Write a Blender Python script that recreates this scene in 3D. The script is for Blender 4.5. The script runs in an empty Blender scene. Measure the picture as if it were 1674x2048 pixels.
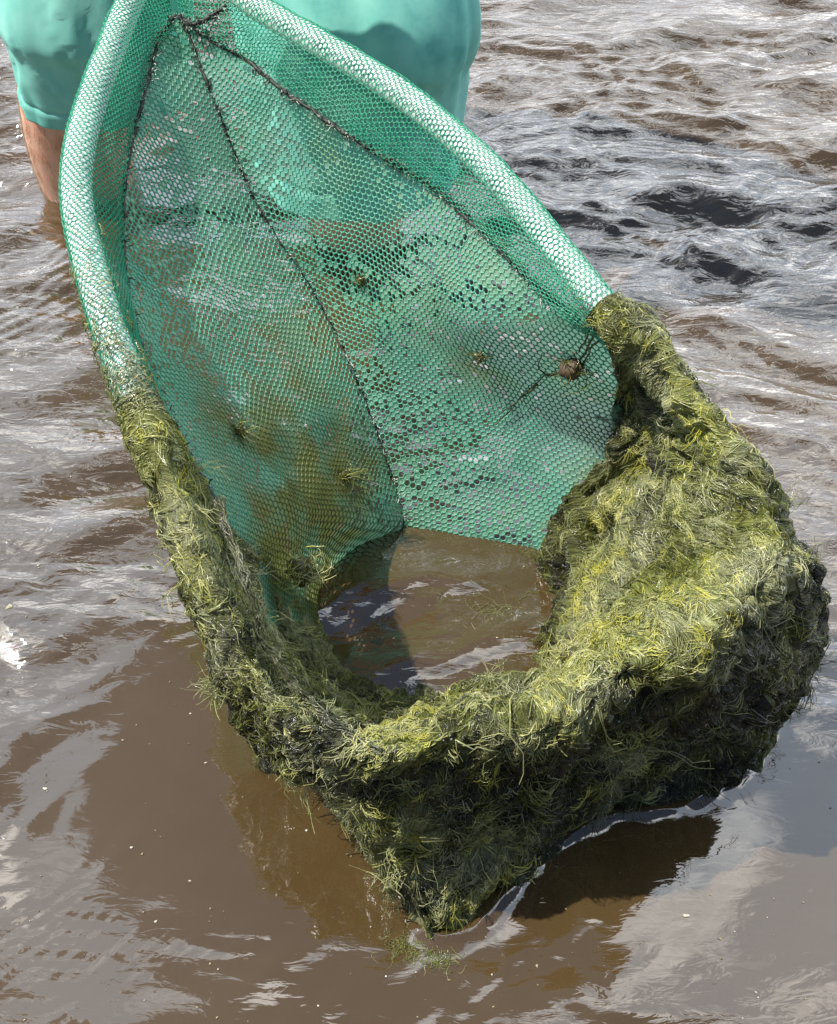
import bpy, bmesh, math, random
import numpy as np
from mathutils import Vector, Matrix

random.seed(7)
rng = np.random.default_rng(7)
S = bpy.context.scene
COL = S.collection
R = math.radians

# ------------------------------------------------------------------ camera
PITCH = R(50.0)          # below the horizon
CAM_H = 1.0              # metres above the water
F = 2196.0               # focal length in photo pixels (1674 x 2048)
cd = bpy.data.cameras.new("camera")
cam = bpy.data.objects.new("camera", cd)
COL.objects.link(cam)
cam.location = (0, 0, CAM_H)
cam.rotation_euler = (math.pi / 2 - PITCH, 0, 0)
cd.sensor_fit = 'VERTICAL'
cd.sensor_height = 24.0
cd.lens = 24.0 * F / 2048.0
cd.clip_start = 0.02
cd.clip_end = 5000
S.camera = cam

# ------------------------------------------------------------------ sun, sky, exposure
SUN_VEC = Vector((-0.71, 0.165, 1.16)).normalized()       # towards the sun
SUN_EL = math.asin(SUN_VEC.z)
SUN_AZ = math.atan2(SUN_VEC.x, SUN_VEC.y)
ld = bpy.data.lights.new("sun", 'SUN')
ld.energy = 5.0
ld.angle = R(0.5)
ld.color = (1.0, 0.95, 0.87)
sun = bpy.data.objects.new("sun", ld)
COL.objects.link(sun)
sun.rotation_euler = (-SUN_VEC).to_track_quat('-Z', 'Y').to_euler()
sun.location = (-3, 2, 6)

S.view_settings.view_transform = 'Standard'
S.view_settings.look = 'None'
S.view_settings.exposure = 0.25
S.view_settings.gamma = 1.0

W = bpy.data.worlds.new("World")
S.world = W
W.use_nodes = True


def build_world():
    nt = W.node_tree
    nt.nodes.clear()
    N, L = nt.nodes.new, nt.links.new
    out = N('ShaderNodeOutputWorld')
    sky = N('ShaderNodeTexSky')
    sky.sky_type = 'NISHITA'
    sky.sun_disc = False
    sky.sun_elevation = SUN_EL
    sky.sun_rotation = SUN_AZ
    sky.air_density = 1.0
    sky.dust_density = 1.0
    bsky = N('ShaderNodeBackground')
    bsky.inputs['Strength'].default_value = 0.06
    L(sky.outputs[0], bsky.inputs['Color'])
    tc = N('ShaderNodeTexCoord')
    # broken cumulus: noise on the view direction
    n1 = N('ShaderNodeTexNoise')
    n1.inputs['Scale'].default_value = 2.6
    n1.inputs['Detail'].default_value = 9
    n1.inputs['Roughness'].default_value = 0.58
    n1.inputs['Distortion'].default_value = 0.4
    L(tc.outputs['Generated'], n1.inputs['Vector'])
    # a clear gap, added high over the net so the water reflects darker
    dot = N('ShaderNodeVectorMath'); dot.operation = 'DOT_PRODUCT'
    e, a = R(63.5), R(-11)
    dot.inputs[1].default_value = (math.cos(e) * math.sin(a), math.cos(e) * math.cos(a), math.sin(e))
    L(tc.outputs['Generated'], dot.inputs[0])
    gap = N('ShaderNodeMapRange')
    gap.interpolation_type = 'SMOOTHSTEP'
    gap.inputs['From Min'].default_value = math.cos(R(15.5))
    gap.inputs['From Max'].default_value = math.cos(R(8))
    gap.inputs['To Min'].default_value = 0.0
    gap.inputs['To Max'].default_value = -0.42
    L(dot.outputs['Value'], gap.inputs['Value'])
    add = N('ShaderNodeMath'); add.operation = 'ADD'
    L(n1.outputs['Fac'], add.inputs[0]); L(gap.outputs[0], add.inputs[1])
    # clouds cleared from the unseen sky behind the camera to darken the net front
    sep = N('ShaderNodeSeparateXYZ'); L(tc.outputs['Generated'], sep.inputs[0])
    bk = N('ShaderNodeMapRange'); bk.interpolation_type = 'SMOOTHSTEP'
    bk.inputs['From Min'].default_value = -0.25; bk.inputs['From Max'].default_value = 0.22
    bk.inputs['To Min'].default_value = -0.5; bk.inputs['To Max'].default_value = 0.13
    L(sep.outputs['Y'], bk.inputs['Value'])
    add2 = N('ShaderNodeMath'); add2.operation = 'ADD'
    L(add.outputs[0], add2.inputs[0]); L(bk.outputs[0], add2.inputs[1])
    add = add2
    ramp = N('ShaderNodeValToRGB')
    ramp.color_ramp.elements[0].position = 0.425
    ramp.color_ramp.elements[0].color = (0, 0, 0, 1)
    ramp.color_ramp.elements[1].position = 0.475
    ramp.color_ramp.elements[1].color = (1, 1, 1, 1)
    L(add.outputs[0], ramp.inputs[0])
    # cloud brightness varies between grey bases and white tops
    n2 = N('ShaderNodeTexNoise')
    n2.inputs['Scale'].default_value = 4.5
    n2.inputs['Detail'].default_value = 6
    L(tc.outputs['Generated'], n2.inputs['Vector'])
    r2 = N('ShaderNodeValToRGB')
    r2.color_ramp.elements[0].position = 0.48
    r2.color_ramp.elements[0].color = (0.33, 0.39, 0.48, 1)
    r2.color_ramp.elements[1].position = 0.61
    r2.color_ramp.elements[1].color = (1.0, 1.0, 1.0, 1)
    L(n2.outputs['Fac'], r2.inputs[0])
    bcl = N('ShaderNodeBackground')
    bcl.inputs['Strength'].default_value = 3.6
    L(r2.outputs[0], bcl.inputs['Color'])
    low = N('ShaderNodeMapRange')
    low.inputs['From Min'].default_value = 0.35; low.inputs['From Max'].default_value = 0.9
    low.inputs['To Min'].default_value = 3.7; low.inputs['To Max'].default_value = 2.1
    L(sep.outputs['Z'], low.inputs['Value']); L(low.outputs[0], bcl.inputs['Strength'])
    mix = N('ShaderNodeMixShader')
    L(ramp.outputs[0], mix.inputs[0]); L(bsky.outputs[0], mix.inputs[1]); L(bcl.outputs[0], mix.inputs[2])
    L(mix.outputs[0], out.inputs[0])


build_world()

# ------------------------------------------------------------------ helpers
FW = np.array([0, math.cos(PITCH), -math.sin(PITCH)])
UP = np.array([0, math.sin(PITCH), math.cos(PITCH)])


def ray(px, py):
    return FW + np.array([1.0, 0, 0]) * ((px - 837) / F) + UP * ((1024 - py) / F)


def P(px, py, z):
    """point of the place at height z seen at photo pixel px,py"""
    d = ray(px, py)
    t = (CAM_H - z) / (-d[2])
    return np.array([0, 0, CAM_H]) + d * t


def PY(px, py, Y):
    d = ray(px, py)
    return np.array([0, 0, CAM_H]) + d * (Y / d[1])


def catmull(pts, n):
    """n samples, arc-length spaced, of a Catmull-Rom curve through pts (k,3)"""
    pts = np.asarray(pts, float)
    ext = np.vstack([2 * pts[0] - pts[1], pts, 2 * pts[-1] - pts[-2]])
    out = []
    for i in range(len(pts) - 1):
        p0, p1, p2, p3 = ext[i:i + 4]
        for t in np.linspace(0, 1, 24, endpoint=False):
            out.append(0.5 * ((2 * p1) + (-p0 + p2) * t + (2 * p0 - 5 * p1 + 4 * p2 - p3) * t * t
                              + (-p0 + 3 * p1 - 3 * p2 + p3) * t ** 3))
    out.append(pts[-1])
    out = np.array(out)
    d = np.r_[0, np.cumsum(np.linalg.norm(np.diff(out, axis=0), axis=1))]
    q = np.linspace(0, d[-1], n)
    return np.stack([np.interp(q, d, out[:, k]) for k in range(3)], 1)


def catmull_u(pts, n):
    """n samples uniform in the control index, along axis 0 of (k,...)"""
    pts = np.asarray(pts, float)
    k = len(pts)
    ext = np.concatenate([(2 * pts[0] - pts[1])[None], pts, (2 * pts[-1] - pts[-2])[None]])
    u = np.linspace(0, k - 1, n)
    i = np.minimum(u.astype(int), k - 2)
    t = (u - i).reshape((-1,) + (1,) * (pts.ndim - 1))
    p0, p1, p2, p3 = ext[i], ext[i + 1], ext[i + 2], ext[i + 3]
    return 0.5 * ((2 * p1) + (-p0 + p2) * t + (2 * p0 - 5 * p1 + 4 * p2 - p3) * t * t
                  + (-p0 + 3 * p1 - 3 * p2 + p3) * t ** 3)


def hash3(i, j, k, seed):
    n = (i * 374761393 + j * 668265263 + k * 2147483647 + seed * 1274126177) & 0xFFFFFFFF
    n = ((n ^ (n >> 13)) * 1274126177) & 0xFFFFFFFF
    n = ((n ^ (n >> 16)) * 2246822519) & 0xFFFFFFFF
    return ((n ^ (n >> 15)) & 0xFFFFFF) / float(0xFFFFFF)


def vnoise(p, scale, seed=0):
    """value noise in -1..1 for points (...,3)"""
    q = np.asarray(p) * scale + 1000.0
    i = np.floor(q).astype(np.int64)
    f = q - i
    f = f * f * (3 - 2 * f)
    r = 0
    for a in (0, 1):
        for b in (0, 1):
            for c in (0, 1):
                w = (f[..., 0] if a else 1 - f[..., 0]) * (f[..., 1] if b else 1 - f[..., 1]) * (f[..., 2] if c else 1 - f[..., 2])
                r = r + w * hash3(i[..., 0] + a, i[..., 1] + b, i[..., 2] + c, seed)
    return r * 2 - 1


def fbm(p, scale, oct=4, seed=0, gain=0.5):
    r, a, s = 0, 1.0, scale
    for o in range(oct):
        r = r + a * vnoise(p, s, seed + o * 17)
        a *= gain
        s *= 2.03
    return r


def link(name, me, mat=None, parent=None):
    o = bpy.data.objects.new(name, me)
    COL.objects.link(o)
    if mat:
        me.materials.append(mat)
    if parent:
        o.parent = parent
        o.matrix_parent_inverse = Matrix.Translation(-parent.location)
    return o


def raw_mesh(name, V, faces, smooth=True):
    """faces: (n,4) or (n,3) int array"""
    me = bpy.data.meshes.new(name)
    V = np.asarray(V, np.float32).reshape(-1, 3)
    faces = np.asarray(faces, np.int32)
    n, k = faces.shape
    me.vertices.add(len(V)); me.vertices.foreach_set("co", V.ravel())
    me.loops.add(n * k); me.loops.foreach_set("vertex_index", faces.ravel())
    me.polygons.add(n)
    me.polygons.foreach_set("loop_start", np.arange(0, n * k, k, dtype=np.int32))
    me.polygons.foreach_set("loop_total", np.full(n, k, np.int32))
    me.polygons.foreach_set("use_smooth", np.full(n, smooth, bool))
    me.update(calc_edges=True)
    me.validate()
    return me


def grid_faces(nr, nc, wrap=False):
    i = np.arange(nr - 1)[:, None]
    j = np.arange(nc if wrap else nc - 1)[None, :]
    j2 = (j + 1) % nc
    return np.stack([i * nc + j, i * nc + j2, (i + 1) * nc + j2, (i + 1) * nc + j], -1).reshape(-1, 4)


def strips(paths, radii, sides=3):
    """many tapered tubes at once. paths (N,K,3), radii (N,K) -> V, F"""
    paths = np.asarray(paths, float)
    N, K, _ = paths.shape
    t = np.gradient(paths, axis=1)
    t /= np.linalg.norm(t, axis=2, keepdims=True) + 1e-9
    ref = np.where(np.abs(t[..., 2:3]) > 0.9, np.array([1.0, 0, 0]), np.array([0, 0, 1.0]))
    a = np.cross(t, ref); a /= np.linalg.norm(a, axis=2, keepdims=True) + 1e-9
    b = np.cross(t, a)
    ang = np.arange(sides) * 2 * math.pi / sides
    V = paths[:, :, None, :] + radii[:, :, None, None] * (a[:, :, None, :] * np.cos(ang)[None, None, :, None]
                                                       + b[:, :, None, :] * np.sin(ang)[None, None, :, None])
    f1 = grid_faces(K, sides, wrap=True)
    Fc = (np.arange(N)[:, None, None] * (K * sides) + f1[None]).reshape(-1, 4)
    return V.reshape(-1, 3), Fc


def tube_mesh(name, path, radius, sides=16, rad_var=None):
    path = np.asarray(path, float)
    r = np.full(len(path), radius) if rad_var is None else rad_var
    V, Fc = strips(path[None], r[None], sides)
    k = len(path)
    c0, c1 = len(V), len(V) + 1
    V = np.vstack([V, path[0], path[-1]])
    me = bpy.data.meshes.new(name)
    fs = [tuple(f) for f in Fc]
    for j in range(sides):
        fs.append((c0, (j + 1) % sides, j))
        fs.append((c1, (k - 1) * sides + j, (k - 1) * sides + (j + 1) % sides))
    me.from_pydata([tuple(v) for v in V], [], fs)
    for p in me.polygons:
        p.use_smooth = True
    me.update()
    return me


def tag(o, label=None, cat=None, group=None, kind=None):
    if label: o["label"] = label
    if cat: o["category"] = cat
    if group: o["group"] = group
    if kind: o["kind"] = kind
    return o


def empty(name, loc):
    o = bpy.data.objects.new(name, None)
    COL.objects.link(o)
    o.location = Vector(loc)
    o.empty_display_size = 0.1
    return o


# ------------------------------------------------------------------ materials
def new_mat(name):
    m = bpy.data.materials.new(name)
    m.use_nodes = True
    nt = m.node_tree
    return m, nt, nt.nodes['Principled BSDF'], nt.nodes['Material Output']


def ramp_node(nt, stops):
    r = nt.nodes.new('ShaderNodeValToRGB')
    el = r.color_ramp.elements
    el[0].position, el[0].color = stops[0][0], (*stops[0][1], 1)
    el[1].position, el[1].color = stops[-1][0], (*stops[-1][1], 1)
    for p, c in stops[1:-1]:
        e = el.new(p); e.color = (*c, 1)
    return r


def noise_node(nt, scale, detail=4, rough=0.5, coord='Object', dist=0.0):
    tc = nt.nodes.new('ShaderNodeTexCoord')
    n = nt.nodes.new('ShaderNodeTexNoise')
    n.inputs['Scale'].default_value = scale
    n.inputs['Detail'].default_value = detail
    n.inputs['Roughness'].default_value = rough
    n.inputs['Distortion'].default_value = dist
    nt.links.new(tc.outputs[coord], n.inputs['Vector'])
    return n


def bump(nt, src, strength, dist):
    b = nt.nodes.new('ShaderNodeBump')
    b.inputs['Strength'].default_value = strength
    b.inputs['Distance'].default_value = dist
    nt.links.new(src, b.inputs['Height'])
    return b


def mat_water():
    m, nt, p, out = new_mat("muddy_water")
    L = nt.links.new
    n = noise_node(nt, 2.2, 5, 0.55)
    r = ramp_node(nt, [(0.3, (0.066, 0.041, 0.0150)), (0.7, (0.086, 0.056, 0.024))])
    L(n.outputs['Fac'], r.inputs[0]); L(r.outputs[0], p.inputs['Base Color'])
    p.inputs['Roughness'].default_value = 0.02
    p.inputs['IOR'].default_value = 2.3
    # capillary ripples finer than the mesh
    tc = nt.nodes.new('ShaderNodeTexCoord')
    mp = nt.nodes.new('ShaderNodeMapping')
    mp.inputs['Rotation'].default_value = (0, 0, R(14))
    mp.inputs['Scale'].default_value = (28, 80, 20)
    L(tc.outputs['Object'], mp.inputs[0])
    n2 = nt.nodes.new('ShaderNodeTexNoise')
    n2.inputs['Scale'].default_value = 1.0
    n2.inputs['Detail'].default_value = 3
    n2.inputs['Distortion'].default_value = 0.8
    L(mp.outputs[0], n2.inputs['Vector'])
    at = nt.nodes.new('ShaderNodeAttribute'); at.attribute_name = "chop"
    mul = nt.nodes.new('ShaderNodeMath'); mul.operation = 'MULTIPLY'
    L(n2.outputs['Fac'], mul.inputs[0]); L(at.outputs['Fac'], mul.inputs[1])
    b = bump(nt, mul.outputs[0], 1.0, 0.0030)
    L(b.outputs[0], p.inputs['Normal'])
    return m


def mat_net(name, stops, rough=0.32):
    m, nt, p, out = new_mat(name)
    L = nt.links.new
    n = noise_node(nt, 9, 5, 0.6)
    r = ramp_node(nt, stops)
    L(n.outputs['Fac'], r.inputs[0])
    at = nt.nodes.new('ShaderNodeAttribute'); at.attribute_name = "stain"
    mc = nt.nodes.new('ShaderNodeMixRGB'); mc.inputs[2].default_value = (0.26, 0.29, 0.08, 1)
    L(at.outputs['Fac'], mc.inputs[0]); L(r.outputs[0], mc.inputs[1])
    r = mc
    L(r.outputs[0], p.inputs['Base Color'])
    p.inputs['Roughness'].default_value = rough
    p.inputs['Specular IOR Level'].default_value = 0.6
    tr = nt.nodes.new('ShaderNodeBsdfTranslucent')
    L(r.outputs[0], tr.inputs['Color'])
    mx = nt.nodes.new('ShaderNodeMixShader'); mx.inputs[0].default_value = 0.42
    L(p.outputs[0], mx.inputs[1]); L(tr.outputs[0], mx.inputs[2]); L(mx.outputs[0], out.inputs[0])
    return m


def mat_film():
    """water held in the mesh holes: patchy, mostly clear"""
    m, nt, p, out = new_mat("water_film")
    L = nt.links.new
    n = noise_node(nt, 7, 6, 0.62, dist=0.6)
    r = ramp_node(nt, [(0.38, (0.86, 0.86, 0.86)), (0.47, (0.92, 0.92, 0.92)), (0.60, (0.96, 0.96, 0.96))])
    L(n.outputs['Fac'], r.inputs[0])
    at = nt.nodes.new('ShaderNodeAttribute'); at.attribute_name = "stain"
    n2 = noise_node(nt, 4, 4)
    r2 = ramp_node(nt, [(0.35, (0.17, 0.54, 0.38)), (0.65, (0.38, 0.56, 0.36))])
    L(n2.outputs['Fac'], r2.inputs[0])
    mc = nt.nodes.new('ShaderNodeMixRGB'); mc.inputs[2].default_value = (0.22, 0.235, 0.06, 1)
    L(at.outputs['Fac'], mc.inputs[0]); L(r2.outputs[0], mc.inputs[1]); L(mc.outputs[0], p.inputs['Base Color'])
    mxx = nt.nodes.new('ShaderNodeMath'); mxx.operation = 'MAXIMUM'
    L(at.outputs['Fac'], mxx.inputs[0]); L(r.outputs[0], mxx.inputs[1]); r = mxx
    aw = nt.nodes.new('ShaderNodeAttribute'); aw.attribute_name = "wet"
    mw = nt.nodes.new('ShaderNodeMath'); mw.operation = 'MAXIMUM'
    L(aw.outputs['Fac'], mw.inputs[0]); L(r.outputs[0], mw.inputs[1]); r = mw
    mc2 = nt.nodes.new('ShaderNodeMixRGB'); mc2.inputs[2].default_value = (0.34, 0.48, 0.42, 1)
    L(aw.outputs['Fac'], mc2.inputs[0]); L(mc.outputs[0], mc2.inputs[1]); L(mc2.outputs[0], p.inputs['Base Color']); mc = mc2
    p.inputs['Roughness'].default_value = 0.2
    n3 = noise_node(nt, 230, 3)
    b = bump(nt, n3.outputs['Fac'], 1.0, 0.004)
    L(b.outputs[0], p.inputs['Normal'])
    tr = nt.nodes.new('ShaderNodeBsdfTransparent')
    mx = nt.nodes.new('ShaderNodeMixShader')
    tl = nt.nodes.new('ShaderNodeBsdfTranslucent'); L(mc.outputs[0], tl.inputs['Color'])
    m2 = nt.nodes.new('ShaderNodeMixShader'); m2.inputs[0].default_value = 0.52
    L(p.outputs[0], m2.inputs[1]); L(tl.outputs[0], m2.inputs[2])
    L(r.outputs[0], mx.inputs[0]); L(tr.outputs[0], mx.inputs[1]); L(m2.outputs[0], mx.inputs[2])
    L(mx.outputs[0], out.inputs[0])
    return m


def mat_plain(name, stops, rough=0.5, scale=12, bump_s=0.0, bump_d=0.001, bump_scale=200, spec=0.5):
    m, nt, p, out = new_mat(name)
    L = nt.links.new
    n = noise_node(nt, scale, 5, 0.6)
    r = ramp_node(nt, stops)
    L(n.outputs['Fac'], r.inputs[0]); L(r.outputs[0], p.inputs['Base Color'])
    p.inputs['Roughness'].default_value = rough
    p.inputs['Specular IOR Level'].default_value = spec
    if bump_s:
        n2 = noise_node(nt, bump_scale, 3)
        b = bump(nt, n2.outputs['Fac'], bump_s, bump_d)
        L(b.outputs[0], p.inputs['Normal'])
    return m


def mat_algae(name, attr=False):
    m, nt, p, out = new_mat(name)
    L = nt.links.new
    stops = [(0.0, (0.016, 0.017, 0.005)), (0.25, (0.085, 0.092, 0.014)), (0.5, (0.25, 0.27, 0.055)),
             (0.75, (0.46, 0.48, 0.18)), (1.0, (0.62, 0.60, 0.08))]
    r = ramp_node(nt, stops)
    if attr:
        a = nt.nodes.new('ShaderNodeAttribute'); a.attribute_name = "tone"
        L(a.outputs['Fac'], r.inputs[0])
    else:
        at = nt.nodes.new('ShaderNodeAttribute'); at.attribute_name = "tone"
        fl = nt.nodes.new('ShaderNodeAttribute'); fl.attribute_name = "flow"
        mp = nt.nodes.new('ShaderNodeMapping'); mp.inputs['Scale'].default_value = (20, 4.5, 1)
        L(fl.outputs['Vector'], mp.inputs[0])
        n = nt.nodes.new('ShaderNodeTexNoise'); n.inputs['Scale'].default_value = 1.0
        n.inputs['Detail'].default_value = 6; n.inputs['Roughness'].default_value = 0.65; n.inputs['Distortion'].default_value = 1.2
        L(mp.outputs[0], n.inputs['Vector'])
        sub = nt.nodes.new('ShaderNodeMapRange')
        sub.inputs['From Min'].default_value = 0.3; sub.inputs['From Max'].default_value = 0.7
        sub.inputs['To Min'].default_value = -0.38; sub.inputs['To Max'].default_value = 0.28
        L(n.outputs['Fac'], sub.inputs[0])
        ad = nt.nodes.new('ShaderNodeMath'); ad.operation = 'ADD'
        L(at.outputs['Fac'], ad.inputs[0]); L(sub.outputs[0], ad.inputs[1]); L(ad.outputs[0], r.inputs[0])
        n2 = noise_node(nt, 240, 4, 0.6)
        sm = nt.nodes.new('ShaderNodeMath'); sm.operation = 'MULTIPLY_ADD'; sm.inputs[1].default_value = 0.4
        L(n2.outputs['Fac'], sm.inputs[0]); L(n.outputs['Fac'], sm.inputs[2])
        b = bump(nt, sm.outputs[0], 1.0, 0.007)
        L(b.outputs[0], p.inputs['Normal'])
    g = noise_node(nt, 13, 5, 0.6)
    gr = ramp_node(nt, [(0.42, (0, 0, 0)), (0.62, (0.75, 0.75, 0.75))])
    L(g.outputs['Fac'], gr.inputs[0])
    hs = nt.nodes.new('ShaderNodeHueSaturation'); hs.inputs['Saturation'].default_value = 0.55; hs.inputs['Value'].default_value = 1.15  # pale grey patches painted in as a silvery wet sheen
    L(r.outputs[0], hs.inputs['Color'])
    gm = nt.nodes.new('ShaderNodeMixRGB')
    L(gr.outputs[0], gm.inputs[0]); L(r.outputs[0], gm.inputs[1]); L(hs.outputs[0], gm.inputs[2])
    r = gm
    L(r.outputs[0], p.inputs['Base Color'])
    p.inputs['Roughness'].default_value = 0.20
    p.inputs['Specular IOR Level'].default_value = 0.9
    if attr:
        tr = nt.nodes.new('ShaderNodeBsdfTranslucent')
        L(r.outputs[0], tr.inputs['Color'])
        mx = nt.nodes.new('ShaderNodeMixShader'); mx.inputs[0].default_value = 0.2
        L(p.outputs[0], mx.inputs[1]); L(tr.outputs[0], mx.inputs[2]); L(mx.outputs[0], out.inputs[0])
    return m


def mat_bead():
    m, nt, p, out = new_mat("water_bead")
    p.inputs['Base Color'].default_value = (0.75, 0.78, 0.72, 1)
    p.inputs['Roughness'].default_value = 0.12
    p.inputs['IOR'].default_value = 1.5
    p.inputs['Transmission Weight'].default_value = 0.8
    return m


M = {}
M['water'] = mat_water()
M['net'] = mat_net("green_netting", [(0.3, (0.08, 0.50, 0.33)), (0.55, (0.24, 0.66, 0.50)), (0.75, (0.40, 0.56, 0.30))])
M['sleeve'] = mat_net("bright_green_netting", [(0.3, (0.02, 0.42, 0.24)), (0.52, (0.07, 0.54, 0.34)), (0.74, (0.26, 0.66, 0.48))])
M['film'] = mat_film()
M['pipe'] = mat_plain("white_pipe", [(0.3, (0.74, 0.85, 0.80)), (0.7, (0.86, 0.90, 0.88))], 0.4)
M['cord'] = mat_plain("black_cord", [(0.4, (0.012, 0.013, 0.012)), (0.62, (0.05, 0.06, 0.045)), (0.72, (0.30, 0.34, 0.28))], 0.6, scale=160)
M['stitch'] = mat_plain('seam_thread', [(0.42, (0.015, 0.018, 0.014)), (0.50, (0.16, 0.20, 0.16)), (0.58, (0.60, 0.66, 0.58))], 0.4, scale=140)
M['algae'] = mat_algae("algae_felt")
M['bead'] = mat_bead()
M['strand'] = mat_algae("algae_filament", True)
M['skin'] = mat_plain("sunburnt_skin", [(0.3, (0.80, 0.36, 0.22)), (0.7, (0.86, 0.55, 0.40))], 0.5, 30, 0.4, 0.001, 350)
M['cloth'] = mat_plain("turquoise_cloth", [(0.30, (0.10, 0.40, 0.35)), (0.46, (0.22, 0.60, 0.51)), (0.7, (0.34, 0.72, 0.61))], 0.8, 9, 0.35, 0.0004, 800, 0.12)
M['wood'] = mat_plain("handle_wood", [(0.3, (0.30, 0.20, 0.11)), (0.7, (0.42, 0.30, 0.18))], 0.5, 8)
M['leg_hair'] = mat_plain("fair_leg_hair", [(0.3, (0.45, 0.32, 0.18)), (0.7, (0.6, 0.45, 0.28))], 0.4, 60)
M['hair'] = mat_plain("brown_hair", [(0.3, (0.03, 0.018, 0.01)), (0.7, (0.06, 0.035, 0.02))], 0.5, 60)
M['twig'] = mat_plain("brown_twig", [(0.3, (0.05, 0.03, 0.015)), (0.7, (0.12, 0.08, 0.04))], 0.6, 90)
M['cap'] = mat_plain("straw_hat", [(0.3, (0.40, 0.31, 0.17)), (0.7, (0.52, 0.42, 0.25))], 0.8, 40)

# ------------------------------------------------------------------ water (structure)
def axis(lo, hi, step, far, mult=1.22):
    core = np.arange(lo, hi + step / 2, step)
    def grow(start, sgn):
        out, d, x = [], step * 1.2, start
        while abs(x) < far:
            x += sgn * d; out.append(x); d *= mult
        return out
    return np.array(grow(core[0], -1)[::-1] + list(core) + grow(core[-1], 1))


def wave_height(X, Y):
    p = np.stack([X, Y, np.zeros_like(X)], -1)
    wx = X + 0.06 * fbm(p, 3.0, 3, 1)
    wy = Y + 0.045 * fbm(p, 3.0, 3, 2)
    rg = np.random.default_rng(21)
    h = np.zeros_like(X)
    # gusts: groups of ripples come and go
    g = [np.clip(0.6 + 0.9 * fbm(p * np.array([0.6, 1.2, 1]), 4.0, 2, 40 + k), 0.05, 1.6) for k in range(3)]
    for k in range(54):
        lam = 0.021 * (9.0 ** rg.random())
        th = R(-74) + rg.normal(0, 0.42)
        ph = rg.random() * 6.283
        kx, ky = math.cos(th) * 6.283 / lam, math.sin(th) * 6.283 / lam
        amp = 0.0140 * lam * (0.5 + 0.9 * rg.random())
        s = np.sin(wx * kx + wy * ky + ph)
        h += amp * s * (g[k % 3] if lam < 0.12 else 1.0)
    return h


def calm(X, Y):
    """1 in open water, small in the lee of the net"""
    p = np.stack([X, Y, np.zeros_like(X)], -1)
    d1 = np.hypot((X + 0.12) / 0.24, (Y - 0.45) / 0.28)
    d2 = np.hypot((X - 0.02) / 0.20, (Y - 0.66) / 0.26)
    d3 = np.hypot((X - 0.26) / 0.22, (Y - 0.42) / 0.12)
    d = np.minimum(np.minimum(d1, d2), d3) + 0.16 * fbm(p, 9, 2, 9)
    m = np.clip((d - 0.75) / 0.8, 0, 1)
    m = m * m * (3 - 2 * m)
    far = np.clip((Y - 0.55) / 0.8, 0, 1)
    pool = .22 * np.exp(-(np.hypot(X - .02, Y - .70) / .15) ** 2)
    return 0.06 + pool + m * (0.36 + 0.54 * far)


def capillary(X, Y):
    """fine ripple trains: oblique ones in the lower left, rings off the net tip"""
    p = np.stack([X, Y, np.zeros_like(X)], -1)
    h = np.zeros_like(X)
    for th, lam, sd in ((R(-62), .016, 3), (R(-48), .013, 4), (R(-95), .018, 6)):
        a = np.clip(fbm(p, 9, 2, 50 + sd) * 1.8 - .5, 0, 1) * np.clip((-.10 - X) / .1, 0, 1)
        ph = (X + .012 * fbm(p, 6, 2, sd)) * math.cos(th) + (Y + .012 * fbm(p, 6, 2, sd + 9)) * math.sin(th)
        h += a * .00022 * np.sin(ph * 6.283 / lam)
    tip = P(900, 1870, 0)
    r = np.hypot(X - tip[0], Y - tip[1]) + .004 * fbm(p, 12, 2, 71)
    sec = np.exp(-((np.arctan2(X - tip[0], -(Y - tip[1])) - .35) / .45) ** 2)
    h += .00010 * np.sin(r * 6.283 / .0125) * np.exp(-((r - .055) / .035) ** 2) * sec
    return h


def meniscus(X, Y):
    """water drawn up where the wet bag stands in it"""
    line = catmull([P(q[0], q[1] - 8, 0) for q in ((848, 1868), (885, 1880), (945, 1862), (1035, 1775), (1195, 1645), (1350, 1620), (1500, 1535), (1600, 1330))], 240)
    out = np.zeros_like(X)
    box = (X > -.2) & (X < .6) & (Y > .2) & (Y < .9)
    q = np.stack([X[box], Y[box]], -1)
    d = np.full(len(q), 9.0)
    for a in line:
        d = np.minimum(d, np.hypot(q[:, 0] - a[0], q[:, 1] - a[1]))
    w = .0045 * np.exp(-d / .007) * (1 + .6 * fbm(np.stack([q[:, 0], q[:, 1], 0 * d], -1), 40, 2, 8))
    out[box] = w
    return out


def build_water():
    xs = axis(-1.0, 1.0, 0.0038, 400)
    ys = axis(0.05, 2.45, 0.0038, 400)
    Y, X = np.meshgrid(ys, xs, indexing='ij')
    c = calm(X, Y)
    near = np.exp(-np.maximum(np.hypot(X, Y - 1) - 6, 0) / 6)
    Z = wave_height(X, Y) * c * near + capillary(X, Y) * near + meniscus(X, Y)
    me = raw_mesh("water", np.stack([X, Y, Z], -1), grid_faces(len(ys), len(xs)))
    a = me.attributes.new("chop", 'FLOAT', 'POINT')
    a.data.foreach_set("value", (c * near).astype(np.float32).ravel())
    o = link("water", me, M['water'])
    tag(o, kind='structure')
    return o


build_water()

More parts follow.
